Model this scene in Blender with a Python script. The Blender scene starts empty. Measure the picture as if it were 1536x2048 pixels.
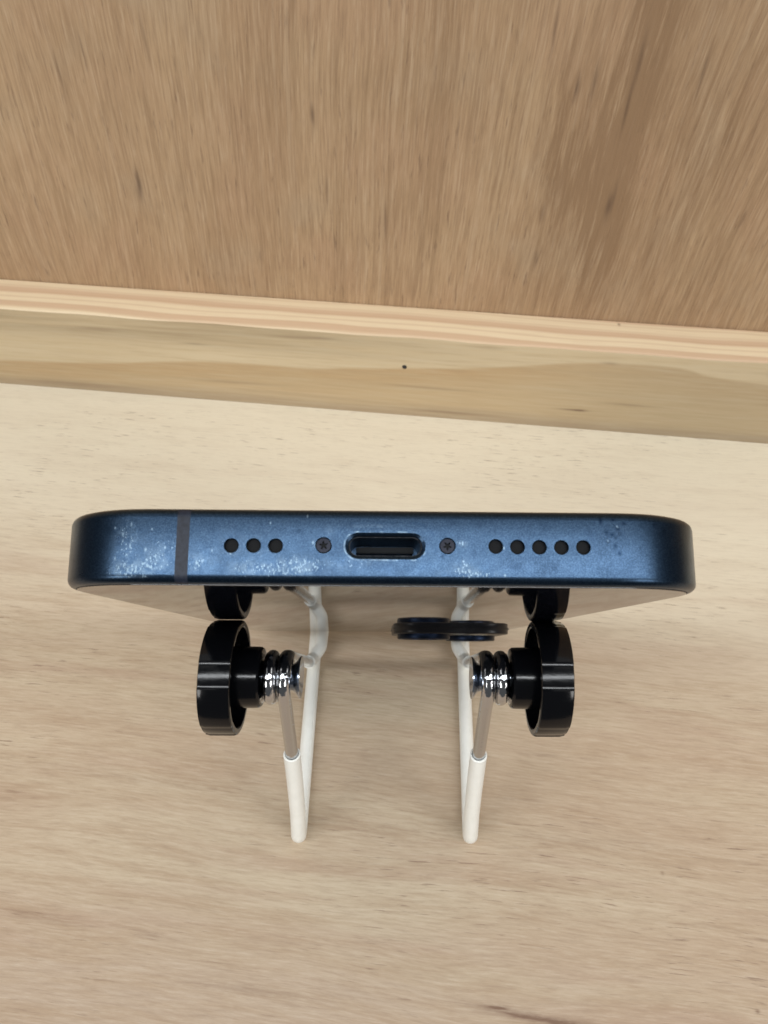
import bpy, bmesh, math, random
from mathutils import Vector, Matrix
from math import radians, sin, cos, pi, sqrt

random.seed(4)
scene = bpy.context.scene
COL = scene.collection
S = 0.001                                   # everything below is written in millimetres
# ------------------------------------------------------------------ camera
CAM_H, PITCH, FPX = 199.5, radians(50.0), 1531.0
cam_d = bpy.data.cameras.new('camera')
cam = bpy.data.objects.new('camera', cam_d)
COL.objects.link(cam)
cam.location = (0, 0, CAM_H * S)
cam.rotation_euler = (pi / 2 - PITCH, 0, 0)
cam_d.sensor_fit = 'VERTICAL'
cam_d.sensor_height = 36.0
cam_d.sensor_width = 27.0
cam_d.lens = FPX / 2048 * 36.0
cam_d.clip_start = 0.005
cam_d.clip_end = 20
cam_d.dof.use_dof = True
cam_d.dof.focus_distance = 0.122
cam_d.dof.aperture_fstop = 72
scene.camera = cam
# ------------------------------------------------------------------ world and lamps
world = bpy.data.worlds.new('World')
scene.world = world
world.use_nodes = True
bg = world.node_tree.nodes['Background']
bg.inputs['Color'].default_value = (0.96, 0.98, 1.0, 1)
bg.inputs['Strength'].default_value = 0.11


def area_lamp(name, loc, target, sx, sy, power, color):
    d = bpy.data.lights.new(name, 'AREA')
    d.shape = 'RECTANGLE'
    d.size, d.size_y = sx, sy
    d.energy = power
    d.color = color
    o = bpy.data.objects.new(name, d)
    COL.objects.link(o)
    o.location = loc
    o.rotation_euler = (Vector(target) - Vector(loc)).to_track_quat('-Z', 'Y').to_euler()
    return o


area_lamp('ceiling_tube_lamp', (0.0, -0.50, 1.24), (0, 0.08, 0.05), 3.0, 0.14, 23.8, (0.95, 0.98, 1.0))
area_lamp('ceiling_panel_lamp', (0.0, 0.45, 1.9), (0, 0.15, 0.0), 3.0, 1.4, 7.2, (1.0, 0.98, 0.95))
area_lamp('side_lamp', (-1.5, -1.5, 0.9), (0, 0.12, 0.05), 0.6, 0.5, 10, (1.0, 0.98, 0.95))
area_lamp('side_lamp', (1.5, -1.5, 0.9), (0, 0.12, 0.05), 0.6, 0.5, 10, (1.0, 0.98, 0.95))
scene.view_settings.view_transform = 'Standard'
scene.view_settings.look = 'None'
scene.view_settings.exposure = 0.0
scene.view_settings.gamma = 1.0

# ------------------------------------------------------------------ geometry of the photograph
cp, sp = cos(PITCH), sin(PITCH)


def cam2world(X, Y, Z):                      # camera axes (right, down, forward) in mm -> world mm
    return Vector((X, -Y * sp + Z * cp, CAM_H - Y * cp - Z * sp))


def camdir(X, Y, Z):
    return Vector((X, -Y * sp + Z * cp, -Y * cp - Z * sp))


def ray(u, v):
    return camdir((u - 768) / FPX, (v - 1024) / FPX, 1)


def hit(u, v, p0, n):
    d = ray(u, v)
    c = Vector((0, 0, CAM_H))
    return c + d * ((p0 - c).dot(n) / d.dot(n))


def proj(p):
    q = Vector(p) - Vector((0, 0, CAM_H))
    Z = q.y * cp - q.z * sp
    Y = -q.y * sp - q.z * cp
    return (768 + FPX * q.x / Z, 1024 + FPX * Y / Z)


# ------------------------------------------------------------------ helpers
def prop(o, label=None, cat=None, kind=None, group=None):
    if label: o['label'] = label
    if cat: o['category'] = cat
    if kind: o['kind'] = kind
    if group: o['group'] = group
    return o


def thing(name, loc, label, cat, rot=None):
    o = bpy.data.objects.new(name, None)
    COL.objects.link(o)
    o.empty_display_size = 0.01
    o.location = [c * S for c in loc]
    if rot is not None:
        o.rotation_mode = 'QUATERNION'
        o.rotation_quaternion = rot
    return prop(o, label, cat)


def obj(name, bm, mats, parent=None, sharp=35, smooth=True, scale=S):
    bmesh.ops.recalc_face_normals(bm, faces=bm.faces)
    for v in bm.verts:
        v.co *= scale
    if smooth:
        for f in bm.faces:
            f.smooth = True
        bm.normal_update()
        lim = radians(sharp)
        for e in bm.edges:
            if len(e.link_faces) == 2:
                e.smooth = e.calc_face_angle(0) < lim
    me = bpy.data.meshes.new(name)
    bm.to_mesh(me)
    bm.free()
    for m in (mats if isinstance(mats, (list, tuple)) else [mats]):
        me.materials.append(m)
    o = bpy.data.objects.new(name, me)
    COL.objects.link(o)
    if parent:
        o.parent = parent
    return o


def loft(bm, rings, close=True, cap0=False, cap1=False, mat=0):
    """Bridge successive rings of points with quads."""
    vr = [[bm.verts.new(p) for p in r] for r in rings]
    n = len(rings[0])
    fs = []
    for a, b in zip(vr, vr[1:]):
        for i in range(n if close else n - 1):
            j = (i + 1) % n
            fs.append(bm.faces.new((a[i], a[j], b[j], b[i])))
    if cap0: fs.append(bm.faces.new(vr[0][::-1]))
    if cap1: fs.append(bm.faces.new(vr[-1]))
    for f in fs: f.material_index = mat
    return vr


def tube(bm, pts, r, seg=16, cap=True, hollow=None):
    """Sweep a circle along points with parallel transport; optional hollow ends."""
    pts = [Vector(p) for p in pts]
    tang = []
    for i in range(len(pts)):
        a = pts[max(i - 1, 0)]
        b = pts[min(i + 1, len(pts) - 1)]
        tang.append((b - a).normalized())
    up = Vector((1, 0, 0)) if abs(tang[0].x) < 0.9 else Vector((0, 0, 1))
    nrm = (up - tang[0] * up.dot(tang[0])).normalized()
    rings = []
    for i, p in enumerate(pts):
        t = tang[i]
        nrm = (nrm - t * nrm.dot(t)).normalized()
        bn = t.cross(nrm)
        rr = r[i] if isinstance(r, (list, tuple)) else r
        rings.append([p + (nrm * cos(2 * pi * k / seg) + bn * sin(2 * pi * k / seg)) * rr for k in range(seg)])
    vr = loft(bm, rings, True, cap, cap)
    return vr


def lathe_x(bm, prof, cx, cy, cz, seg=48, side=1, rad=None, close_prof=False):
    """Revolve (x, r) about the x axis; rad(theta, r) may modulate the radius."""
    rings = []
    for x, r in prof:
        ring = []
        for k in range(seg):
            th = 2 * pi * k / seg
            q = rad(th, r) if rad else r
            ring.append(Vector((cx + side * x, cy + q * cos(th), cz + q * sin(th))))
        rings.append(ring)
    loft(bm, rings, True, True, True)


def fillet(pts, rads, n=8):
    """Polyline with rounded corners. rads: one radius per interior point."""
    pts = [Vector(p) for p in pts]
    out = [pts[0]]
    for i in range(1, len(pts) - 1):
        p, a, b = pts[i], pts[i - 1], pts[i + 1]
        d0, d1 = (a - p).normalized(), (b - p).normalized()
        ang = d0.angle(d1)
        r = rads[i - 1]
        t = min(r / math.tan(ang / 2), (a - p).length * 0.48, (b - p).length * 0.48)
        p0, p1 = p + d0 * t, p + d1 * t
        for k in range(n + 1):
            s = k / n
            q = p0.lerp(p, s).lerp(p.lerp(p1, s), s)
            out.append(q)
    out.append(pts[-1])
    return out


def densify(pts, step):
    out = [pts[0]]
    for a, b in zip(pts, pts[1:]):
        n = max(1, int((b - a).length / step))
        for k in range(1, n + 1):
            out.append(a.lerp(b, k / n))
    return out


# ------------------------------------------------------------------ material node helper
class M:
    def __init__(s, name):
        s.m = bpy.data.materials.new(name)
        s.m.use_nodes = True
        s.t = s.m.node_tree
        s.b = s.t.nodes['Principled BSDF']
        s.out = s.t.nodes['Material Output']

    def n(s, typ, **kw):
        nd = s.t.nodes.new(typ)
        for k, v in kw.items(): setattr(nd, k, v)
        return nd

    def put(s, sock, val):
        if hasattr(val, 'is_linked') or isinstance(val, bpy.types.NodeSocket):
            s.t.links.new(val, sock)
        else:
            sock.default_value = val

    def math(s, op, a, b=0.0, c=0.0, clamp=False):
        nd = s.n('ShaderNodeMath', operation=op, use_clamp=clamp)
        for i, x in enumerate((a, b, c)): s.put(nd.inputs[i], x)
        return nd.outputs[0]

    def rng(s, v, a, b, c=0.0, d=1.0, smooth=False):
        nd = s.n('ShaderNodeMapRange')
        nd.interpolation_type = 'SMOOTHSTEP' if smooth else 'LINEAR'
        for i, x in enumerate((v, a, b, c, d)): s.put(nd.inputs[i], x)
        return nd.outputs[0]

    def mix(s, f, a, b, mode='MIX'):
        nd = s.n('ShaderNodeMix', data_type='RGBA', blend_type=mode)
        s.put(nd.inputs['Factor'], f)
        for k, x in ((6, a), (7, b)):
            s.put(nd.inputs[k], (*x, 1) if isinstance(x, tuple) and len(x) == 3 else x)
        return nd.outputs[2]

    def noise(s, vec, scale=1.0, detail=2.0, rough=0.5, dist=0.0, dim='3D'):
        nd = s.n('ShaderNodeTexNoise', noise_dimensions=dim)
        s.put(nd.inputs['Vector'], vec)
        nd.inputs['Scale'].default_value = scale
        nd.inputs['Detail'].default_value = detail
        nd.inputs['Roughness'].default_value = rough
        nd.inputs['Distortion'].default_value = dist
        return nd.outputs['Fac']

    def comb(s, x, y, z=0.0):
        nd = s.n('ShaderNodeCombineXYZ')
        for i, v in enumerate((x, y, z)): s.put(nd.inputs[i], v)
        return nd.outputs[0]

    def mm(s):
        """Object coordinates in millimetres, as x, y, z sockets."""
        tc = s.n('ShaderNodeTexCoord')
        sc = s.n('ShaderNodeVectorMath', operation='SCALE')
        s.t.links.new(tc.outputs['Object'], sc.inputs[0])
        sc.inputs['Scale'].default_value = 1000.0
        sx = s.n('ShaderNodeSeparateXYZ')
        s.t.links.new(sc.outputs[0], sx.inputs[0])
        return sx.outputs[0], sx.outputs[1], sx.outputs[2], sc.outputs[0]

    def spots(s, u, w, lst):
        """Sum of soft elongated marks (u0, w0, half length, half width, strength, skew)."""
        acc = None
        for (u0, w0, l, h, k, sk) in lst:
            du = s.math('SUBTRACT', u, u0)
            dw = s.math('SUBTRACT', w, w0)
            if sk: dw = s.math('MULTIPLY_ADD', du, -sk, dw)
            a = s.math('MULTIPLY', du, 1.0 / l)
            b = s.math('MULTIPLY', dw, 1.0 / h)
            q = s.math('MULTIPLY_ADD', a, a, s.math('MULTIPLY', b, b))
            g = s.math('MULTIPLY', s.math('POWER', 2.71828, s.math('MULTIPLY', q, -1.0)), k)
            acc = g if acc is None else s.math('ADD', acc, g)
        return acc

    def bump(s, h, strength, dist):
        nd = s.n('ShaderNodeBump')
        nd.inputs['Strength'].default_value = strength
        nd.inputs['Distance'].default_value = dist
        s.put(nd.inputs['Height'], h)
        s.t.links.new(nd.outputs[0], s.b.inputs['Normal'])

    def set(s, **kw):
        names = dict(color='Base Color', rough='Roughness', metal='Metallic', spec='Specular IOR Level',
                     ior='IOR', coat='Coat Weight', coat_rough='Coat Roughness', aniso='Anisotropic')
        for k, v in kw.items():
            s.put(s.b.inputs[names[k]], (*v, 1) if isinstance(v, tuple) and len(v) == 3 else v)
        return s


# ------------------------------------------------------------------ the place: directions and planes
YAW = radians(-6.6)                         # the panel runs slightly away to the left
WX = Vector((cos(YAW), sin(YAW), 0))         # along the panel, to the right
WY = Vector((-sin(YAW), cos(YAW), 0))        # away from the viewer, into the panel
ZUP = Vector((0, 0, 1))
BAT0 = hit(768, 827, Vector((0, 0, 0)), ZUP)             # foot of the batten, mid picture
BAT_H, BAT_D = 36.4, 17.9
WALL0 = BAT0 + WY * BAT_D
PLACE_ROT = Matrix((WX, WY, ZUP)).transposed().to_quaternion()
print('batten', BAT0, proj(BAT0 + ZUP * BAT_H), proj(WALL0 + ZUP * BAT_H))


def floor_uv(u, v):
    q = hit(u, v, Vector((0, 0, 0)), ZUP) - BAT0
    return q.dot(WX), q.dot(WY)


def wall_uv(u, v):
    q = hit(u, v, WALL0, WY) - WALL0
    return q.dot(WX), q.z


def front_uv(u, v):
    q = hit(u, v, BAT0, WY) - BAT0
    return q.dot(WX), q.z


# ------------------------------------------------------------------ wood materials
def floor_wood():
    m = M('pale_plywood')
    x, y, z, v = m.mm()
    # slow wander of the grain
    wan = m.noise(m.comb(m.math('MULTIPLY', x, 0.012), m.math('MULTIPLY', y, 0.02)), 1, 2, 0.5)
    yw = m.math('MULTIPLY_ADD', wan, 6.0, y)
    broad = m.noise(m.comb(m.math('MULTIPLY', x, 0.0055), m.math('MULTIPLY', yw, 0.040), 3.1), 1, 4, 0.6)
    mid = m.noise(m.comb(m.math('MULTIPLY', x, 0.030), m.math('MULTIPLY', yw, 0.26), 7.7), 1, 6, 0.68)
    fine = m.noise(m.comb(m.math('MULTIPLY', x, 0.16), m.math('MULTIPLY', yw, 1.9), 1.3), 1, 6, 0.72)
    pore = m.noise(m.comb(m.math('MULTIPLY', x, 0.13), m.math('MULTIPLY', yw, 1.5), 9.9), 1, 3, 0.6)
    pmask = m.noise(m.comb(m.math('MULTIPLY', x, 0.02), m.math('MULTIPLY', yw, 0.06), 5.5), 1, 3, 0.6)
    c = m.mix(m.rng(broad, 0.34, 0.66, 0, 1, True), (0.560, 0.458, 0.328), (0.505, 0.388, 0.275))
    # paler sapwood near the panel, also carrying the stronger light there as colour
    sap_lit = m.rng(m.math('MULTIPLY_ADD', broad, 60.0, y), -95, -15, 0, 1, True)
    c = m.mix(m.math('MULTIPLY', sap_lit, 0.92), c, (0.755, 0.68, 0.53))
    grey = m.rng(m.math('MULTIPLY_ADD', mid, 60.0, y), -140, -200, 0, 1, True)  # greyer wood towards the viewer, with the dimmer light there painted in
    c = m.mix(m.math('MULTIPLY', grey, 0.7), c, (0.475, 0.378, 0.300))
    band = m.noise(m.comb(m.math('MULTIPLY', x, 0.009), m.math('MULTIPLY', yw, 0.085), 11.3), 1, 3, 0.6)
    c = m.mix(m.math('MULTIPLY', m.rng(band, 0.50, 0.70, 0, 0.55, True), m.rng(sap_lit, 0, 1, 1, 0.15)), c, (0.440, 0.310, 0.222))
    calm = m.rng(sap_lit, 0, 1, 1.0, 0.22)
    c = m.mix(m.math('MULTIPLY', m.rng(mid, 0.42, 0.70, 0, 0.50, True), calm), c, (0.400, 0.280, 0.180))
    c = m.mix(m.math('MULTIPLY', m.rng(fine, 0.49, 0.76, 0, 0.80), m.math('MULTIPLY_ADD', calm, 0.75, 0.15)), c, (0.355, 0.255, 0.178))
    c = m.mix(m.rng(fine, 0.48, 0.24, 0, 0.45), c, (0.70, 0.605, 0.475))
    pf = m.math('MULTIPLY', m.rng(pore, 0.60, 0.72, 0, 1), m.rng(pmask, 0.43, 0.60, 0.12, 1))
    c = m.mix(m.math('MULTIPLY', pf, 0.70), c, (0.23, 0.150, 0.105))
    lst = []
    for (pu, pv, l, h, k, sk) in [(1050, 2032, 12, 0.8, 0.75, -0.05), (1140, 2048, 9, 0.9, 0.6, 0), (995, 2014, 2.2, 0.4, 0.8, 0),
                                  (1325, 1747, 0.45, 0.4, 0.44, 0), (1418, 1680, 1.6, 0.28, 0.33, 0), (1418, 1679, .4, 0.36, 0.33, 0),
                                  (1060, 1600, 4.5, 0.28, 0.275, 0), (1020, 1598, 4, 0.24, 0.22, 0), (1165, 1645, 2.8, 0.36, 0.303, 0),
                                  (1480, 1725, 8, 0.32, 0.22, 0), (1085, 1510, 5, 0.4, 0.248, 0), (28, 1584, 2.4, 0.4, 0.385, 0),
                                  (90, 1838, 9, 0.88, 0.22, 0), (60, 1825, 7, 0.32, 0.248, 0), (500, 1980, 14, 1.04, 0.275, 0),
                                  (300, 1560, 30, 1.6, 0.138, 0), (760, 1655, 26, 2.56, 0.165, 0), (1110, 1680, 14, 1.28, 0.165, 0),
                                  (300, 1870, 3, 0.64, 0.275, 0), (1380, 1850, 12, 0.4, 0.165, 0), (430, 1925, 3.5, 0.32, 0.275, 0),
                                  (1530, 1880, 2.5, 0.4, 0.44, 0), (1290, 1690, 9, 0.96, 0.165, 0), (1515, 2022, .5, .4, .8, 0)]:
        a, b = floor_uv(pu, pv)
        lst.append((a, b, l, h, k, sk))
    wob = m.math('MULTIPLY_ADD', m.noise(m.comb(m.math('MULTIPLY', x, 0.25), m.math('MULTIPLY', y, 0.8)), 1, 3), 1.2, m.math('ADD', y, -0.6))
    sp_ = m.math('MULTIPLY', m.spots(x, wob, lst), m.rng(fine, 0.30, 0.62, 0.5, 1.15))
    c = m.mix(m.math('MINIMUM', sp_, 0.92), c, (0.20, 0.12, 0.08))
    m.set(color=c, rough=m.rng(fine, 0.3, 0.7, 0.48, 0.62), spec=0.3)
    h = m.math('SUBTRACT', m.math('MULTIPLY', fine, -0.6), m.math('MULTIPLY', pf, 0.9))
    m.bump(h, 0.25, 0.00025)
    return m.m


def wall_wood():
    m = M('brown_plywood')
    x, y, z, v = m.mm()
    wan = m.noise(m.comb(m.math('MULTIPLY', x, 0.016), m.math('MULTIPLY', z, 0.010), 2.2), 1, 2, 0.5)
    xs = m.math('MULTIPLY_ADD', z, -0.055, x)
    xw = m.math('MULTIPLY_ADD', wan, 6.0, xs)
    broad = m.noise(m.comb(m.math('MULTIPLY', xw, 0.042), m.math('MULTIPLY', z, 0.008), 0.4), 1, 4, 0.6)
    mid = m.noise(m.comb(m.math('MULTIPLY', xw, 0.40), m.math('MULTIPLY', z, 0.026), 4.1), 1, 6, 0.70)
    fine = m.noise(m.comb(m.math('MULTIPLY', xw, 1.8), m.math('MULTIPLY', z, 0.085), 8.3), 1, 6, 0.70)
    pore = m.noise(m.comb(m.math('MULTIPLY', xw, 0.95), m.math('MULTIPLY', z, 0.11), 6.7), 1, 3, 0.55)
    mott = m.noise(m.comb(m.math('MULTIPLY', x, 0.030), m.math('MULTIPLY', z, 0.025), 1.9), 1, 3, 0.6)
    c = m.mix(m.rng(broad, 0.34, 0.66, 0, 1, True), (0.470, 0.322, 0.190), (0.410, 0.270, 0.156))
    c = m.mix(m.rng(mott, 0.45, 0.68, 0, 0.55, True), c, (0.455, 0.292, 0.176))
    c = m.mix(m.rng(mott, 0.48, 0.28, 0, 0.5, True), c, (0.435, 0.322, 0.210))
    c = m.mix(m.rng(mid, 0.46, 0.74, 0, 0.5, True), c, (0.295, 0.186, 0.108))
    c = m.mix(m.rng(fine, 0.48, 0.26, 0, 0.65), c, (0.575, 0.430, 0.295))
    c = m.mix(m.rng(fine, 0.49, 0.76, 0, 0.7), c, (0.230, 0.146, 0.088))
    longs = m.noise(m.comb(m.math('MULTIPLY', xw, 0.75), m.math('MULTIPLY', z, 0.011), 12.7), 1, 4, 0.6)
    c = m.mix(m.rng(longs, 0.52, 0.72, 0, 0.5, True), c, (0.300, 0.195, 0.110))
    c = m.mix(m.rng(longs, 0.46, 0.28, 0, 0.4, True), c, (0.520, 0.380, 0.250))
    pf = m.rng(pore, 0.62, 0.75, 0, 1)
    c = m.mix(m.math('MULTIPLY', pf, 0.45), c, (0.13, 0.08, 0.055))
    # the darker heartwood figure on the right
    lst = []
    for (pu, pv, l, h, k) in [(1315, 50, 5, 60, 0.50), (1290, 110, 6, 50, 0.42), (1240, 230, 8, 45, 0.45), (1212, 370, 9, 36, 0.45), (1130, 450, 9, 26, 0.28), (1130, 200, 5, 26, 0.35),
                              (1100, 420, 5, 30, 0.3), (1130, 330, 5, 22, 0.3), (1180, 520, 14, 26, 0.3), (1040, 130, 2.5, 40, .25), (1470, 180, 26, 100, .42), (1400, 480, 14, 60, .15),
                              (890, 60, 4, 60, .3), (540, 60, 4, 40, .25)]:
        a, b = wall_uv(pu, pv)
        lst.append((a, b, l, h, k, 0))
    heart = m.math('MULTIPLY', m.spots(m.math('MULTIPLY_ADD', m.math('SUBTRACT', mid, 0.5), 14.0, x), z, lst), m.math('MULTIPLY', m.rng(mid, 0.34, 0.66, 0.25, 1.4), m.rng(fine, 0.3, 0.65, 0.7, 1.25)))
    c = m.mix(m.math('MINIMUM', heart, 0.8), c, (0.26, 0.160, 0.088))
    lst = []
    for (pu, pv, l, h, k) in [(277, 362, 0.78, 4.125, 0.465), (279, 385, 0.96, 3.375, 0.279), (625, 230, 0.66, 3.375, 0.465), (771, 445, 0.54, 6.75, 0.341),
                              (654, 375, 0.54, 4.5, 0.248), (1217, 412, 0.84, 3.75, 0.434), (1228, 395, 0.48, 5.25, 0.248), (1155, 175, 0.66, 3.75, 0.372), (1072, 515, 0.96, 3.0, 0.248),
                              (1190, 160, 0.78, 4.5, 0.279), (1110, 60, 0.54, 6.75, 0.31), (1280, 120, 0.6, 6.75, 0.31), (1254, 215, 0.48, 6.75, 0.372),
                              (120, 150, 0.48, 6.0, 0.248), (290, 80, 0.42, 6.0, 0.248), (165, 100, 0.42, 4.5, 0.248), (1085, 430, 0.9, 3.0, 0.248), (1405, 150, 0.48, 6.0, 0.279)]:
        a, b = wall_uv(pu, pv)
        lst.append((a, b, l, h, k, 0))
    c = m.mix(m.math('MINIMUM', m.math('MULTIPLY', m.spots(x, z, lst), 1.3), 0.9), c, (0.085, 0.05, 0.035))
    m.set(color=c, rough=0.62, spec=0.25)
    m.bump(m.math('ADD', m.math('MULTIPLY', fine, -0.7), m.math('MULTIPLY', pf, -0.8)), 0.3, 0.0004)
    return m.m


def batten_front_wood():
    m = M('pine_flat_grain')
    x, y, z, v = m.mm()
    pts = [front_uv(*p) for p in [(-60, 719), (0, 720), (200, 726), (350, 722.5), (500, 727), (625, 736), (710, 735), (770, 736.5), (960, 735),
                                   (1048, 731), (1218, 726.5), (1343, 734), (1420, 752), (1536, 770), (1600, 778)]]
    lo, hi = pts[0][0], pts[-1][0]
    fc = m.n('ShaderNodeFloatCurve')
    cur = fc.mapping.curves[0]
    zs = [p[1] for p in pts]
    z0, z1 = min(zs) - 2, max(zs) + 2
    norm = [((p[0] - lo) / (hi - lo), (p[1] - z0) / (z1 - z0)) for p in pts]
    cur.points[0].location = norm[0]
    cur.points[1].location = norm[-1]
    for q in norm[1:-1]:
        cur.points.new(*q)
    fc.mapping.update()
    m.put(fc.inputs['Value'], m.rng(x, lo, hi, 0, 1))
    edge = m.rng(fc.outputs[0], 0, 1, z0, z1)
    d = m.math('SUBTRACT', edge, z)            # > 0 below the ring
    fine = m.noise(m.comb(m.math('MULTIPLY', x, 0.05), m.math('MULTIPLY', z, 0.9), 3.3), 1, 5, 0.65)
    mid = m.noise(m.comb(m.math('MULTIPLY', x, 0.012), m.math('MULTIPLY', z, 0.25), 6.1), 1, 4, 0.6)
    pale = m.mix(m.rng(mid, 0.35, 0.65), (0.60, 0.475, 0.300), (0.64, 0.520, 0.345))
    # grey brown streaks high on the left
    up = m.math('MULTIPLY', m.rng(z, 22, 31, 0, 1, True), m.rng(x, 60, -60, 0.1, 1, True))
    pale = m.mix(m.math('MULTIPLY', up, m.rng(mid, 0.3, 0.6, 0.2, 0.85)), pale, (0.385, 0.29, 0.175))
    tan = m.mix(m.rng(d, 0, 15, 0, 1, True), (0.49, 0.335, 0.18), (0.53, 0.395, 0.235))
    tan = m.mix(m.rng(mid, 0.42, 0.7, 0, 0.5), tan, (0.47, 0.36, 0.215))
    tan = m.mix(m.rng(x, 20, 130, 0, 0.55, True), tan, (0.45, 0.36, 0.235))
    c = m.mix(m.rng(d, -0.6, 1.0, 0, 0.9, True), pale, tan)
    # darker grey brown towards the foot
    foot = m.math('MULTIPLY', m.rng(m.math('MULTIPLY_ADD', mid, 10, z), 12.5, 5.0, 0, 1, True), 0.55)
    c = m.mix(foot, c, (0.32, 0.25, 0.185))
    c = m.mix(m.rng(fine, 0.5, 0.8, 0, 0.35), c, (0.34, 0.24, 0.14))
    c = m.mix(m.rng(fine, 0.5, 0.25, 0, 0.25), c, (0.62, 0.55, 0.40))
    lst = []
    for (pu, pv, l, h, k) in [(1148, 820, 5, 0.45, 0.7), (1160, 821, 2, .6, .4), (900, 825, 14, 0.8, 0.4), (200, 658, 9, 0.8, 0.35), (390, 688, 5, 0.5, 0.4),
                              (600, 676, 10, 0.6, 0.3), (980, 695, 6, 0.8, 0.25), (1260, 810, 10, .6, .3), (860, 776, 16, .6, .3),
                              (480, 765, 20, .8, .25), (1220, 727, 3, .6, .35), (150, 768, 20, 1.2, .35), (640, 676, 5, .4, .35)]:
        a, b = front_uv(pu, pv)
        lst.append((a, b, l, h, k, 0))
    c = m.mix(m.math('MINIMUM', m.spots(x, z, lst), 0.85), c, (0.19, 0.12, 0.075))
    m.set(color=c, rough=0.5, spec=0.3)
    m.bump(fine, 0.15, 0.0003)
    return m.m


def batten_top_wood():
    m = M('pine_edge_grain')
    x, y, z, v = m.mm()
    wan = m.noise(m.comb(m.math('MULTIPLY', x, 0.010), m.math('MULTIPLY', y, 0.03), 2.0), 1, 2, 0.5)
    yy = m.math('ADD', m.math('MULTIPLY_ADD', wan, 7.0, y), m.math('MULTIPLY_ADD', x, 0.011, -3.5))
    w = m.math('SINE', m.math('MULTIPLY', yy, 2 * pi / 8.3))
    w2 = m.math('SINE', m.math('MULTIPLY_ADD', yy, 2 * pi / 3.1, 1.0))
    fine = m.noise(m.comb(m.math('MULTIPLY', x, 0.05), m.math('MULTIPLY', y, 0.9), 1.3), 1, 5, 0.65)
    c = m.mix(m.rng(w, -0.2, 0.95, 0, 0.85, True), (0.76, 0.615, 0.415), (0.60, 0.415, 0.270))
    c = m.mix(m.rng(w2, 0.2, 1.0, 0, 0.28, True), c, (0.53, 0.35, 0.215))
    c = m.mix(m.rng(fine, 0.5, 0.8, 0, 0.3), c, (0.50, 0.33, 0.20))
    a, b = [(q.dot(WX), q.dot(WY)) for q in [hit(1238, 649, BAT0 + ZUP * BAT_H, ZUP) - BAT0]][0]
    c = m.mix(m.spots(x, y, [(a, b, .5, .8, .7, 0)]), c, (.2, .12, .08))
    m.set(color=c, rough=0.5, spec=0.3)
    m.bump(fine, 0.12, 0.0003)
    return m.m


# ------------------------------------------------------------------ floor, panel and batten
def grid_sheet(bm, origin, a, b, na, nb):
    vs = [[bm.verts.new(origin + a * (i / na) + b * (j / nb)) for i in range(na + 1)] for j in range(nb + 1)]
    for j in range(nb):
        for i in range(na):
            bm.faces.new((vs[j][i], vs[j][i + 1], vs[j + 1][i + 1], vs[j + 1][i]))


def box(bm, x0, x1, y0, y1, z0, z1, mat=0):
    v = [bm.verts.new((x, y, z)) for z in (z0, z1) for y in (y0, y1) for x in (x0, x1)]
    fs = [(0, 1, 3, 2), (4, 6, 7, 5), (0, 4, 5, 1), (2, 3, 7, 6), (0, 2, 6, 4), (1, 5, 7, 3)]
    out = [bm.faces.new([v[i] for i in f]) for f in fs]
    for f in out: f.material_index = mat
    return out


def placed(o, p):
    o.location = Vector(p) * S
    o.rotation_mode = 'QUATERNION'
    o.rotation_quaternion = PLACE_ROT
    return o


bm = bmesh.new()
box(bm, -520, 520, -290, BAT_D + 12, -18, 0)
shelf = placed(obj('floor', bm, floor_wood(), smooth=False), BAT0)
prop(shelf, kind='structure')

bm = bmesh.new()
box(bm, -520, 520, 0, 12, 0.05, 620)
panel = placed(obj('back_panel', bm, wall_wood(), smooth=False), WALL0)
prop(panel, 'upright brown plywood panel with vertical grain behind the pine batten', 'panel')

bm = bmesh.new()
# rounded section lofted along x, arrises slightly uneven
sec = []
r = 0.9
for (cy, cz, a0) in ((r, BAT_H - r, 180), (BAT_D - 0.1 - r, BAT_H - r, 90)):
    for k in range(5):
        an = radians(a0 - k * 22.5)
        sec.append((cy + r * cos(an), cz + r * sin(an)))
sec = [(0, 0.03)] + sec + [(BAT_D - 0.1, 0.03)]
rings = []
for i in range(105):
    xx = -520 + i * 10
    dw = 0.22 * sin(xx * .13) * sin(xx * .031 + 1)
    rings.append([Vector((xx, p[0] + (dw if p[0] < 4 and p[1] > 30 else 0), p[1] + (dw * .6 if p[1] > 30 and p[0] < 4 else 0))) for p in sec])
loft(bm, rings, True, True, True)
for f in bm.faces:
    c = f.calc_center_median()
    f.normal_update()
    f.material_index = 1 if (c.z > BAT_H - 0.55) else 0
batten = placed(obj('wooden_batten', bm, [batten_front_wood(), batten_top_wood()], sharp=50), BAT0)
prop(batten, 'pale pine batten with a wavy tan growth ring along the foot of the panel', 'batten')

dark = M('nail_hole_dark').set(color=(0.03, 0.028, 0.03), rough=0.5).m
bm = bmesh.new()
nu, nz = front_uv(809, 734)
rings = []
for rr, yy in ((0.85, -0.02), (0.72, -0.08), (0.5, -0.05), (0.2, -0.02)):
    rings.append([Vector((nu + rr * cos(2 * pi * k / 16), yy, nz + rr * sin(2 * pi * k / 16))) for k in range(16)])
loft(bm, rings, True, True, True)
nail = obj('nail_head', bm, dark, batten)

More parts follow.
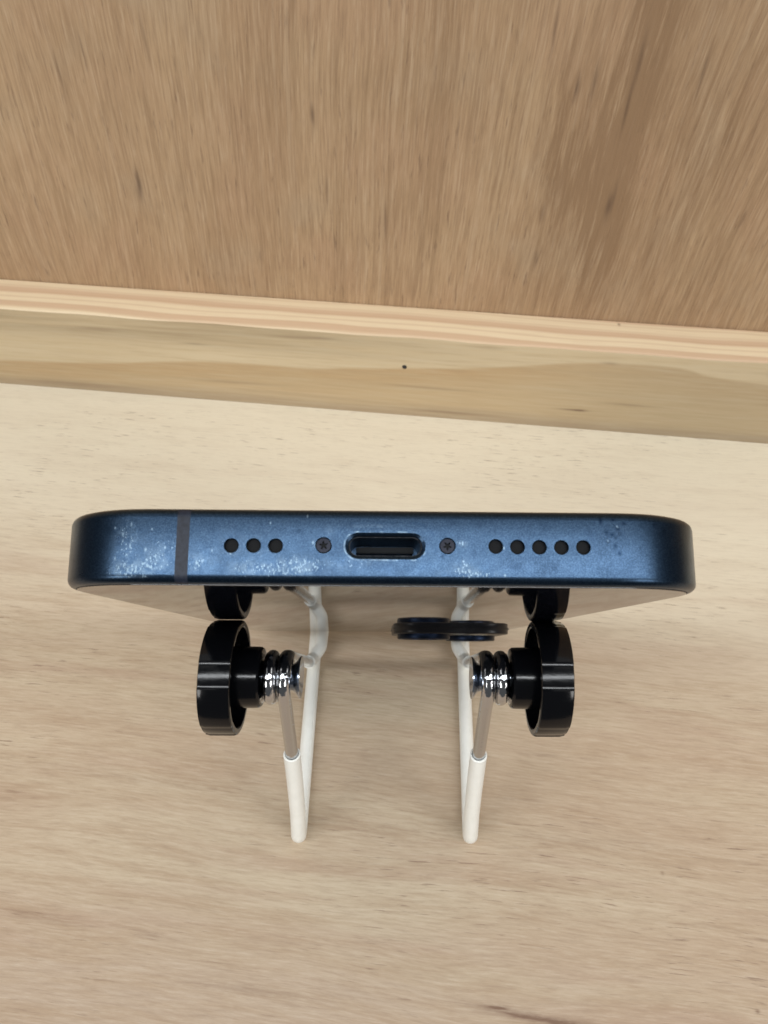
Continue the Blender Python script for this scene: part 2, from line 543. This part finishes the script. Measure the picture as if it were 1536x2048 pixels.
# ------------------------------------------------------------------ the phone
PW, PL, PT = 71.6, 147.6, 7.8
A = camdir(-0.0193, 0.1857, 0.9824).normalized()                 # from the port end to the far end
X0 = camdir(1, 0.0057, 0)
PX = (X0 - A * X0.dot(A)).normalized()
PN = PX.cross(A).normalized()                                    # screen side normal
P0 = cam2world(0.15, 3.62, 79.0)                                 # centre of the port face
PROT = Matrix((PX, A, PN)).transposed().to_quaternion()
pbase = P0 + A * PL - PN * (PT / 2)
print('phone low end', pbase, proj(pbase))
phone = thing('phone', pbase, 'dark blue smartphone leaning port end up on the wire stand', 'smartphone', PROT)
OFF = Vector((0, -PL, PT / 2))               # phone build coordinates: port face y=0, mid thickness z=0


def rrect(inset, z, n=14, r=12.0, w=PW, l=PL, cx=0.0, cy=PL / 2):
    """Rounded rectangle ring (softened corner curvature)."""
    hw, hl = w / 2 - inset, l / 2 - inset
    rr = max(r - inset, 0.2)
    pts = []
    for (sx, sy, a0) in ((1, 1, 0), (-1, 1, 90), (-1, -1, 180), (1, -1, 270)):
        for k in range(n + 1):
            t = k / n
            an = radians(a0 + 90 * t)
            e = 2.25                                    # superellipse exponent
            ca, sa = cos(an), sin(an)
            f = (abs(ca) ** e + abs(sa) ** e) ** (-1 / e)
            pts.append(Vector((cx + sx * (hw - rr) + rr * ca * f, cy + sy * (hl - rr) + rr * sa * f, z)))
    return pts


def frame_profile(n=7, r=0.95):
    pr = []
    for k in range(n + 1):
        an = radians(-90 + 90 * k / n)
        pr.append((r - r * cos(an), -PT / 2 + r + r * sin(an)))
    for k in range(n + 1):
        an = radians(90 * k / n)
        pr.append((r - r * cos(an), PT / 2 - r + r * sin(an)))
    return pr


def blue_frame_material():
    m = M('blue_anodised_aluminium')
    x, y, z, v = m.mm()
    # object space here: x across, y along (port face at -PL), z thickness (0..PT)
    fine = m.noise(v, 3.2, 3, 0.7)
    grain = m.noise(v, 7.0, 2, 0.6)
    wear = m.noise(m.comb(m.math('MULTIPLY', x, 0.45), m.math('MULTIPLY', z, 0.5), y), 1, 4, 0.65)
    base = m.mix(m.rng(wear, 0.35, 0.68, 0, 1, True), (0.024, 0.045, 0.080), (0.019, 0.036, 0.066))
    base = m.mix(m.rng(grain, 0.40, 0.72, 0, 0.7), base, (0.058, 0.098, 0.155))
    # dark scuffs
    def face(pu, pv):
        q = hit(pu, pv, P0, A) - P0
        return q.dot(PX), q.dot(PN) + PT / 2
    dk = []
    for (pu, pv, l, h, k) in [(1213, 1065, .14, .16, .9), (1224, 1069, .2, .14, .9), (1235, 1058, .2, .2, .9), (1239, 1068, .16, .14, .9), (1231, 1076, .12, .12, .8),
                              (1216, 1084, .13, .13, .8), (1231, 1092, .14, .22, .9), (1239, 1107, .18, .18, 1), (1201, 1042, .13, .3, .8), (1248, 1047, .18, .16, .7),
                              (1312, 1048, .2, .2, .8), (1282, 1095, .12, .2, .6), (1226, 1040, .2, .12, .7), (1032, 1134, .5, .35, .5), (1110, 1136, .3, .25, .4),
                              (885, 1112, .1, .3, .7), (949, 1106, .18, .6, .35), (598, 1062, .3, .3, .4), (640, 1140, 1.2, .4, .5), (530, 1133, 1.2, .35, .4), (215, 1058, .5, .5, .4),
                              (960, 1048, .4, .3, .4), (910, 1045, .5, .3, .3), (1180, 1065, .3, .4, .35), (1335, 1060, .3, .3, .4), (325, 1110, .2, .2, .6), (240, 1075, .8, .9, .35),
                              (700, 1132, .9, .4, .35), (765, 1131, 1.4, .3, .3), (1090, 1052, .5, .4, .25), (700, 1050, .3, .3, .3)]:
        a, b = face(pu, pv)
        big = 1.3 if 1195 < pu < 1260 else 1.0
        dk.append((a, b, l * big, h * big, min(1, k * big), 0))
    base = m.mix(m.math('MINIMUM', m.math('MULTIPLY', m.spots(x, z, dk), 0.85), 0.85), base, (0.006, 0.014, 0.034))
    # worn, dusty flecks: fine cells shown only inside worn patches
    speck = m.noise(m.comb(m.math('MULTIPLY', x, 6.0), y, m.math('MULTIPLY', z, 3.4)), 1, 2, 0.5)
    haze = m.noise(m.comb(m.math('MULTIPLY', x, 1.3), y, m.math('MULTIPLY', z, 1.1)), 1, 3, 0.6)
    zone = []
    for (pu, pv, l, h, k) in [(250, 1068, 1.2, 1.4, .75), (243, 1140, 1.5, .9, 1.0), (270, 1140, 1.4, .7, .9), (250, 1105, .8, .8, .7), (325, 1110, 2.0, 2.0, .55), (395, 1128, .9, .8, .85),
                              (300, 1130, 1.2, 1, .5), (545, 1136, 2.6, .6, .85), (590, 1132, 1.6, .9, .95), (625, 1135, 1.2, .8, .7), (500, 1138, 2.0, .6, .6), (930, 1140, 1.2, .9, .8), (925, 1087, .5, .35, .9),
                              (960, 1148, 3.0, .35, .75), (700, 1128, 2.5, .8, .5), (1240, 1060, .8, .8, .3), (660, 1060, .5, .5, .5), (740, 1052, 2.0, .18, .6), (630, 1088, .3, .3, .9), (480, 1100, 4, 2.5, .25)]:
        a, b = face(pu, pv)
        zone.append((a, b, l, h, k, 0))
    zs = m.spots(x, z, zone)
    near = m.math('LESS_THAN', y, -PL + 3.0)
    zc = m.math('MINIMUM', zs, 1.0)
    thr = m.math('MULTIPLY_ADD', zc, -0.17, 0.71)
    dot = m.rng(m.math('SUBTRACT', speck, thr), 0.0, 0.09, 0, 1, True)
    dot = m.math('MULTIPLY', dot, m.rng(zc, 0.05, 0.4, 0, 1))
    smear = m.math('MULTIPLY', m.math('MULTIPLY', zc, m.rng(haze, 0.42, 0.65, 0, 1, True)), 0.20)
    # rubbed rim round the port
    pcx, pcz = face(771, 1092)
    qx = m.math('MAXIMUM', m.math('SUBTRACT', m.math('ABSOLUTE', m.math('SUBTRACT', x, pcx)), 2.8), 0.0)
    qz = m.math('SUBTRACT', z, pcz)
    dist = m.math('SQRT', m.math('MULTIPLY_ADD', qx, qx, m.math('MULTIPLY', qz, qz)))
    rub = m.math('MULTIPLY', m.rng(m.math('ABSOLUTE', m.math('SUBTRACT', dist, 1.47)), 0.12, 0.0, 0, 1, True), m.rng(haze, 0.45, 0.66, 0, 0.8))
    rub2 = m.math('MULTIPLY', m.rng(m.math('ABSOLUTE', m.math('SUBTRACT', dist, 2.45)), 0.2, 0.0, 0, 1, True), m.rng(haze, 0.42, 0.6, 0, 0.35))
    dot = m.math('MAXIMUM', m.math('MAXIMUM', dot, smear), rub)
    base = m.mix(rub2, base, (0.014, 0.034, 0.072))
    # single bright crumbs
    cr = []
    for (pu, pv, l, h, k) in [(615, 1032, .10, .15, 1), (541, 1046, .09, .12, .9), (925, 1086, .12, .1, 1), (919, 1086, .1, .1, 1), (227, 1054, .14, .1, 1), (227, 1116, .1, .16, 1), (259, 1091, .1, .2, .9),
                              (330, 1095, .14, .12, 1), (304, 1058, .1, .1, .8), (323, 1133, .12, .14, .9), (244, 1067, .13, .15, .9), (246, 1130, .12, .18, 1), (262, 1048, .14, .2, .6), (291, 1099, .18, .18, .7),
                              (461, 1107, .13, .08, .9), (1008, 1096, .1, .12, .9), (1234, 1053, .1, .1, .8), (1216, 1082, .1, .1, .6), (626, 1085, .16, .14, .9), (393, 1125, .14, .2, .9), (404, 1122, .12, .16, .8),
                              (576, 1141, .1, .2, .9), (595, 1137, .1, .25, .9), (536, 1135, .14, .14, .8), (424, 1101, .1, .15, .6), (933, 1131, .16, .12, .9), (927, 1123, .16, .1, .9), (917, 1138, .14, .1, .9), (1010, 1151, .14, .12, .8)]:
        a, b = face(pu, pv)
        cr.append((a, b, l * 0.62, h * 1.0, k * 0.8, 0))
    crumbs = m.spots(x, z, cr)
    flk = m.math('MULTIPLY', m.math('MAXIMUM', m.math('MULTIPLY', dot, 0.8), m.math('MINIMUM', crumbs, 1.0)), near, clamp=True)
    c = m.mix(flk, base, (0.27, 0.37, 0.46))
    m.set(color=c, metal=1.0, rough=m.math('ADD', m.rng(wear, 0.3, 0.7, 0.27, 0.33), m.math('MULTIPLY', flk, 0.25)))
    m.bump(m.math('ADD', m.math('MULTIPLY', fine, 0.5), m.math('MULTIPLY', grain, 0.5)), 0.10, 0.00012)
    return m.m


mat_frame = blue_frame_material()
mat_cavity = M('black_cavity').set(color=(0.004, 0.005, 0.006), rough=0.55, spec=0.15).m
mat_glass_back = M('black_back_glass').set(color=(0.006, 0.008, 0.014), rough=0.025, ior=1.52, spec=0.5).m
mat_glass_front = M('black_screen_glass').set(color=(0.004, 0.004, 0.005), rough=0.04, ior=1.5).m
mat_gasket = M('black_gasket').set(color=(0.01, 0.01, 0.011), rough=0.6).m


def mesh_dark():
    m = M('speaker_mesh_black')
    x, y, z, v = m.mm()
    a = m.math('SINE', m.math('MULTIPLY', m.math('ADD', x, z), 26.0))
    b = m.math('SINE', m.math('MULTIPLY', m.math('SUBTRACT', x, z), 26.0))
    f = m.rng(m.math('MULTIPLY', a, b), -0.2, 0.6)
    m.set(color=m.mix(f, (0.001, 0.0012, 0.0015), (0.008, 0.009, 0.011)), rough=0.6, spec=0.15)
    return m.m


mat_mesh = mesh_dark()


def screw_steel():
    m = M('dark_screw_steel')
    x, y, z, v = m.mm()
    m.set(color=m.mix(m.noise(v, 5, 3), (0.013, 0.014, 0.020), (0.024, 0.026, 0.035)), metal=0.9, rough=0.42)
    return m.m


mat_screw = screw_steel()


def port_steel():
    m = M('port_shell_steel')
    x, y, z, v = m.mm()
    n1 = m.noise(m.comb(m.math('MULTIPLY', x, 2.5), m.math('MULTIPLY', y, .6), z), 1, 4, 0.7)
    m.set(color=m.mix(m.rng(n1, 0.4, 0.65), (0.004, 0.005, 0.007), (0.035, 0.037, 0.042)), metal=0.9, rough=0.4)
    return m.m


mat_port = port_steel()

# positions on the port face, from the photograph (mm across, mm from mid thickness)
def face_xz(u, v):
    q = hit(u, v, P0, A) - P0
    return q.dot(PX), q.dot(PN)


holes = [face_xz(u, v) for u, v in [(462.5, 1091), (507, 1091), (551, 1091.5), (991.5, 1093), (1035, 1094), (1079, 1094.5), (1123, 1095), (1167, 1095)]]
screws = [face_xz(647, 1090.5), face_xz(895, 1092)]
port_c = face_xz(771, 1092)


def stadium(w, h, y, c, n=10):
    r_ = h / 2
    pts = []
    for k in range(n + 1):
        an = radians(-90 + 180 * k / n)
        pts.append(Vector((c[0] + (w / 2 - r_) + r_ * cos(an), y, c[1] + r_ * sin(an))))
    for k in range(n + 1):
        an = radians(90 + 180 * k / n)
        pts.append(Vector((c[0] - (w / 2 - r_) + r_ * cos(an), y, c[1] + r_ * sin(an))))
    return pts


def circ(r_, y, c, n=24):
    return [Vector((c[0] + r_ * cos(2 * pi * k / n), y, c[1] + r_ * sin(2 * pi * k / n))) for k in range(n)]


def cut(target, cutter):
    md = target.modifiers.new('cut', 'BOOLEAN')
    md.operation = 'DIFFERENCE'
    md.solver = 'EXACT'
    md.object = cutter
    bpy.context.view_layer.update()
    dg = bpy.context.evaluated_depsgraph_get()
    me = bpy.data.meshes.new_from_object(target.evaluated_get(dg))
    target.modifiers.clear()
    old = target.data
    target.data = me
    me.name = old.name
    bpy.data.meshes.remove(old)
    cm = cutter.data
    bpy.data.objects.remove(cutter)
    bpy.data.meshes.remove(cm)


def shifted(bm):
    for v in bm.verts: v.co += OFF
    return bm


BIG = 1000.0                                  # booleans run at mm = 1 unit for precision
bm = bmesh.new()
rings = [rrect(i, z) for i, z in frame_profile()]
loft(bm, rings, True, True, True)
shifted(bm)
frame = obj('frame', bm, [mat_frame, mat_cavity], None, scale=1.0, smooth=False)
bm = bmesh.new()
for c in holes:
    loft(bm, [circ(0.80, -0.5, c), circ(0.80, -0.02, c), circ(0.72, 0.06, c), circ(0.72, 0.75, c)], True, True, True)
for c in screws:
    loft(bm, [circ(0.87, -0.5, c), circ(0.87, 0.7, c)], True, True, True)
loft(bm, [stadium(8.42, 2.86, -0.4, port_c), stadium(8.32, 2.76, 0.0, port_c), stadium(7.72, 2.16, 0.19, port_c), stadium(7.60, 2.04, 0.4, port_c), stadium(7.60, 2.04, 7.0, port_c)], True, True, True)
shifted(bm)
cutter = obj('cutter', bm, mat_cavity, None, scale=1.0, smooth=False)
cut(frame, cutter)
me = frame.data
bm = bmesh.new()
bm.from_mesh(me)
for f in bm.faces:
    c = f.calc_center_median() - OFF
    deep = c.y > 0.14 and abs(c.x) < 28 and c.y < 8 and abs(c.z) < 2.2
    f.material_index = 1 if (deep and f.normal.y > -2) and abs(c.x) < 34 and not (abs(c.z) > 3.0) else 0
bmesh.ops.triangulate(bm, faces=[f for f in bm.faces if len(f.verts) > 4])
for v in bm.verts: v.co *= S
for f in bm.faces: f.smooth = True
bm.normal_update()
for e in bm.edges:
    if len(e.link_faces) == 2: e.smooth = e.calc_face_angle(0) < radians(28)
bm.to_mesh(me)
bm.free()
me.materials.clear()
me.materials.append(mat_frame)
me.materials.append(mat_cavity)
frame.parent = phone

# back and front glass, each with a dark gasket line
for side, nm, mt in ((-1, 'back_glass', mat_glass_back), (1, 'screen_glass', mat_glass_front)):
    bm = bmesh.new()
    loft(bm, [rrect(0.90, side * (PT / 2 - 0.05)), rrect(0.90, side * (PT / 2 + 0.02))], True, True, True)
    obj('gasket', shifted(bm), mat_gasket, phone)
    bm = bmesh.new()
    loft(bm, [rrect(1.02, side * (PT / 2 - 0.02)), rrect(1.02, side * (PT / 2 + 0.05)), rrect(1.07, side * (PT / 2 + 0.085)), rrect(1.15, side * (PT / 2 + 0.10))], True, True, True)
    obj(nm, shifted(bm), mt, phone, smooth=False)

# antenna band across the port face
bandm = M('antenna_band_plastic')
bx_, by_, bz_, bv_ = bandm.mm()
bandm.set(color=bandm.mix(bandm.rng(bandm.noise(bv_, 1.6, 4, 0.7), 0.35, 0.65), (0.006, 0.009, 0.018), (0.016, 0.022, 0.038)), rough=0.5, spec=0.35)
bc = face_xz(364.5, 1095)[0]
bm = bmesh.new()
pr = [(i - 0.008, z) for i, z in frame_profile()]
loft(bm, [[Vector((bc + dx, i, z * 1.001)) for i, z in pr] for dx in (-0.66, 0.66)], False)
obj('antenna_band', shifted(bm), bandm.m, phone)

for c in holes:
    bm = bmesh.new()
    loft(bm, [circ(0.71, 0.42, c), circ(0.5, 0.40, c), circ(0.2, 0.39, c)], True, True, True)
    obj('speaker_mesh', shifted(bm), mat_mesh, phone)

for i, c in enumerate(screws):
    bm = bmesh.new()
    n = 40
    ph = 0.4 + i * 0.55
    def star(s_, y):
        return [Vector((c[0] + s_ * (0.33 + 0.13 * cos(5 * (2 * pi * k / n - ph))) * cos(2 * pi * k / n), y,
                        c[1] + s_ * (0.33 + 0.13 * cos(5 * (2 * pi * k / n - ph))) * sin(2 * pi * k / n))) for k in range(n)]
    def cc(r_, y):
        return [Vector((c[0] + r_ * cos(2 * pi * k / n), y, c[1] + r_ * sin(2 * pi * k / n))) for k in range(n)]
    loft(bm, [cc(0.80, 0.65), cc(0.80, 0.16), cc(0.74, 0.10), star(1.0, 0.09), star(0.85, 0.32)], True, True, True)
    for f in bm.faces:
        q = f.calc_center_median()
        if q.y > 0.1 and math.hypot(q.x - c[0], q.z - c[1]) < 0.52: f.material_index = 1
    obj('screw', shifted(bm), [mat_screw, mat_cavity], phone, sharp=25)

bm = bmesh.new()
loft(bm, [stadium(7.56, 2.00, 0.5, port_c), stadium(7.56, 2.00, 6.8, port_c), stadium(7.44, 1.88, 6.8, port_c), stadium(7.44, 1.88, 0.5, port_c), stadium(7.56, 2.00, 0.5, port_c)], True)
bmesh.ops.remove_doubles(bm, verts=bm.verts, dist=0.001)
port = obj('charging_port', shifted(bm), mat_port, phone)
bm = bmesh.new()
box(bm, port_c[0] - 3.1, port_c[0] + 3.1, 3.2, 6.7, port_c[1] - 0.33, port_c[1] + 0.33)
bmesh.ops.bevel(bm, geom=list(bm.edges), offset=0.12, segments=2, affect='EDGES')
obj('port_tongue', shifted(bm), mat_cavity, port)

# rear camera island: low plateau and two lens rings, on the back near the far end
mat_plateau = M('black_camera_glass').set(color=(0.006, 0.006, 0.008), rough=0.32, spec=0.3).m
mat_ring = M('dark_blue_lens_ring').set(color=(0.012, 0.018, 0.034), metal=1.0, rough=0.36).m
mat_lens = M('lens_glass').set(color=(0.004, 0.005, 0.012), rough=0.02, coat=1.0).m
bz = -PT / 2 - 0.10


def bump_ring(ins, z):
    return rrect(ins, z, n=10, r=7.5, w=29.4, l=30.4, cx=19.3, cy=128.6)


bm = bmesh.new()
loft(bm, [bump_ring(-0.3, bz + 0.05), bump_ring(-0.25, bz - 0.12), bump_ring(0.0, bz - 0.35), bump_ring(0.0, bz - 1.05), bump_ring(0.12, bz - 1.28), bump_ring(0.4, bz - 1.38)], True, True, True)
island = obj('camera_island', shifted(bm), mat_plateau, phone, sharp=50)


def lring(c, r_, z, n=40):
    return [Vector((c[0] + r_ * cos(2 * pi * k / n), c[1] + r_ * sin(2 * pi * k / n), z)) for k in range(n)]


for c in ((12.4, 121.0), (26.3, 136.2)):
    zb = bz - 1.36
    bm = bmesh.new()
    loft(bm, [lring(c, 6.8, zb + .05), lring(c, 6.8, zb - 1.0), lring(c, 6.65, zb - 1.25), lring(c, 6.4, zb - 1.34), lring(c, 5.6, zb - 1.30), lring(c, 5.5, zb - 1.0)], True, True, True)
    lr = obj('lens_ring', shifted(bm), mat_ring, island, sharp=50)
    bm = bmesh.new()
    loft(bm, [lring(c, 5.45, zb - 1.02), lring(c, 5.45, zb - 1.10), lring(c, 3, zb - 1.13)], True, True, True)
    obj('camera_lens', shifted(bm), mat_lens, island, sharp=60)
bm = bmesh.new()
c = (26.6, 121.4)
loft(bm, [lring(c, 2.4, bz - 1.36), lring(c, 2.4, bz - 1.44), lring(c, 1.2, bz - 1.45)], True, True, True)
obj('flash_lens', shifted(bm), M('flash_diffuser').set(color=(.65, .62, .5), rough=.2).m, island)

# ------------------------------------------------------------------ the wire stand
KC = None
# knob centre: tangent to the phone back where the photograph shows the contact
KR = 11.15
b0 = P0 - PN * (PT / 2 + 0.1)
kc_world = b0 + A * 76.5 - PN * KR
print('knob centre', kc_world, proj(kc_world))
SYAW = math.atan(0.004)
DRIFT = 0.022
SROT = Matrix.Rotation(-SYAW, 3, 'Z').to_quaternion()
SORG = Vector((0.1, 59.0, 0))
stand = thing('phone_stand', SORG, 'chrome and white wire phone stand with two black thumb knobs', 'phone stand', SROT)
inv = Matrix.Rotation(SYAW, 3, 'Z')
kl = inv @ (kc_world - SORG)
KY, KZ = kl.y, kl.z
print('stand local knob', kl)


def vinyl():
    m = M('white_vinyl_sleeve')
    x, y, z, v = m.mm()
    n1 = m.noise(v, 0.35, 3, 0.6)
    m.set(color=m.mix(m.rng(n1, 0.4, 0.7), (0.93, 0.925, 0.865), (0.89, 0.885, 0.82)), rough=0.42, spec=0.4)
    m.bump(m.noise(v, 2.0, 3), 0.06, 0.0003)
    m.b.inputs['Subsurface Weight'].default_value = 0.0
    m.b.inputs['Subsurface Radius'].default_value = (0.002, 0.002, 0.0018)
    m.b.inputs['Subsurface Scale'].default_value = 0.5
    return m.m


def chrome():
    m = M('chrome_wire')
    x, y, z, v = m.mm()
    m.set(color=(0.54, 0.55, 0.57), metal=1.0, rough=0.06)
    m.bump(m.noise(v, 1.1, 3, 0.6), 0.16, 0.0006)
    return m.m


def black_plastic():
    m = M('glossy_black_plastic')
    x, y, z, v = m.mm()
    n1 = m.noise(m.comb(m.math('MULTIPLY', x, 0.25), y, z), 2.2, 3, 0.6)
    m.set(color=(0.002, 0.0022, 0.003), rough=m.rng(n1, 0.3, 0.7, 0.12, 0.19), ior=1.36)
    m.bump(n1, 0.02, 0.0003)
    return m.m


mat_vinyl, mat_chrome, mat_black = vinyl(), chrome(), black_plastic()
mat_steel = M('bolt_steel').set(color=(0.55, 0.60, 0.68), metal=1.0, rough=0.16).m
WR, SR = 1.36, 1.82
KNOB_PHASE = 116                          # wire and sleeve radius
CR = 4.0                                     # coil centre-line radius

FX = 21.9                                    # half spacing of the floor rails
REAR = 74.0                                  # local y of the hidden crossbar
rail_z = SR
foot_y = 0.2
# leg from foot to the viewer side of the coil
ly, lz = KY - CR * 0.975, KZ + CR * 0.21
LEG_T = 0.63


def drift(bm):
    for v in bm.verts: v.co.x += DRIFT * v.co.y
    return bm


def leg_pt(side, t):
    a = Vector((side * 21.0, foot_y + 0.6, 4.0))
    b = Vector((side * 19.75, ly, lz))
    p = a.lerp(b, t)
    p.x = side * (21.0 - 1.25 * (1 - (1 - t) ** 2.4))
    return p


# base sleeve: one continuous white tube, leg end - foot - rail - crossbar - rail - foot - leg end
def base_path():
    L = [leg_pt(-1, LEG_T), leg_pt(-1, .5), leg_pt(-1, .36), leg_pt(-1, .2), Vector((-21.2, foot_y, rail_z)), Vector((-FX, REAR, rail_z)), Vector((FX, REAR, rail_z)), Vector((21.2, foot_y, rail_z)), leg_pt(1, .2), leg_pt(1, .36), leg_pt(1, .5), leg_pt(1, LEG_T)]
    return fillet(L, [30, 30, 30, 4.2, 7, 7, 4.2, 30, 30, 30], 8)


bm = bmesh.new()
pts = base_path()
tube(bm, pts, SR, 20)
base = obj('base_sleeve', drift(bm), mat_vinyl, stand, sharp=60)
for side in (-1, 1):
    # chrome wire stub from the sleeve up to the coil, the coil and the wire down to the hook
    bm = bmesh.new()
    d = (leg_pt(side, 1) - leg_pt(side, LEG_T)).normalized()
    # coil: 2 turns about x, starting on the viewer side
    th0 = math.atan2(lz - KZ, ly - KY)        # angle in (y, z) plane
    coil = []
    N = 64
    for k in range(N + 1):
        t = k / N
        th = th0 - 2 * pi * 1.99 * t           # climbs over the top first
        xx = 19.8 + 2.75 * min(1, max(0, (t - 0.25) / 0.15)) + 2.6 * min(1, max(0, (t - 0.76) / 0.13))
        coil.append(Vector((side * xx, KY + CR * cos(th), KZ + CR * sin(th))))
    path = densify([leg_pt(side, LEG_T - 0.04), leg_pt(side, .75), leg_pt(side, 0.93)], 4) + coil
    tube(bm, path, WR, 16)
    # rear wire, leaving the inner turn over the top and running down beside the phone
    dl = Vector((0, 0.49, -0.872))
    st = Vector((side * 19.35, KY + CR * 0.872, KZ + CR * 0.49))
    q0 = [st.copy()]
    arc = []
    for k in range(9):
        th = radians(120 - (120 - 29.3) * k / 8)
        arc.append(Vector((side * 19.5, KY + CR * cos(th), KZ + CR * sin(th))))
    end = Vector((side * 22.3, 46.6, 8.2))
    dl = (end - st).normalized()
    tube(bm, densify(arc + [end + Vector((0, 0.6, -1.0))], 6), WR, 16)
    wire = obj('wire', drift(bm), mat_chrome, stand, sharp=60)
    # hook sleeve: turns from the slope onto the floor, under the phone end, and up as a front lip
    hp = [end, Vector((side * 21.6, 49.6, 4.9)), Vector((side * 19.8, 53.6, 4.2)), Vector((side * 19.4, 71.5, 4.0)), Vector((side * 19.4, 76.0, 20))]
    bm = bmesh.new()
    hpts = fillet(hp, [2.6, 4, 3.5], 8)
    tube(bm, hpts, SR - 0.05, 20)
    obj('hook_sleeve', drift(bm), mat_vinyl, stand, sharp=60)
    # pale cut rims where the wire enters the sleeves
    for p, dd in ((leg_pt(side, LEG_T), d), (end, -dl)):
        bm = bmesh.new()
        ringpts = []
        ax = dd.normalized()
        e1 = (Vector((1, 0, 0)) - ax * ax.x).normalized()
        e2 = ax.cross(e1)
        rr_ = []
        for (ra, h) in ((SR, -0.05), (SR + 0.04, 0.12), (SR - 0.15, 0.28), (WR + 0.14, 0.26), (WR + 0.05, 0.02)):
            rr_.append([p + ax * h + (e1 * cos(2 * pi * k / 20) + e2 * sin(2 * pi * k / 20)) * ra for k in range(20)])
        loft(bm, rr_, True)
        obj('sleeve_rim', drift(bm), mat_vinyl, stand)

    # knob: open cup with flats on its rim, a hub inside it that runs to the coil
    def flats(th, r_):
        if r_ < KR - 1.3: return r_
        best = r_
        for q in range(5):
            ph = radians(KNOB_PHASE + 72 * q)
            dphi = abs((th - ph + pi) % (2 * pi) - pi)
            if dphi < radians(13.5):
                k = min(1.0, (radians(13.5) - dphi) / radians(1.2))
                best = r_ - 0.22 * k
        return best
    bm = bmesh.new()
    prof = [(33.4, 0.01), (34.0, 7.5), (34.2, 9.6), (34.15, 10.5), (33.95, 10.95), (33.6, KR - 0.15), (33.1, KR), (31, KR), (28.5, KR), (28.15, KR - 0.12), (28.0, KR - 0.4),
            (28.0, KR - 1.15), (28.2, KR - 1.35), (31.9, KR - 1.5), (32.2, KR - 2.2), (32.2, 0.01)]
    prof = [(px_ + 0.7, pr_) for px_, pr_ in prof]
    lathe_x(bm, prof, 0, KY, KZ, 144, side, flats)
    knob = obj('knob', drift(bm), mat_black, stand, sharp=24)
    bm = bmesh.new()
    lathe_x(bm, [(33.0, 6.1), (25.4, 5.95), (24.8, 5.9), (24.4, 5.6), (24.3, 5.0), (24.3, 0.5)], 0, KY, KZ, 48, side)
    obj('hub', drift(bm), mat_black, knob, sharp=30)
    bm = bmesh.new()
    lathe_x(bm, [(24.2, 2.55), (19.0, 2.6), (18.3, 2.7), (17.8, 3.1), (17.25, 3.8), (16.95, 4.15), (16.75, 4.1), (16.8, 3.6), (17.4, 2.7), (17.5, 0.05)], 0, KY, KZ, 40, side)
    obj('bolt_sleeve', drift(bm), mat_steel, stand, sharp=40)

for nm, p in (('foot', (-FX, foot_y - 2, rail_z)), ('legend', leg_pt(-1, LEG_T)), ('hook', (-17.8, 60, 3.9)), ('coil', (-19.8, KY, KZ))):
    w = SROT.to_matrix() @ Vector(p) + SORG
    print(nm, w, proj(w))
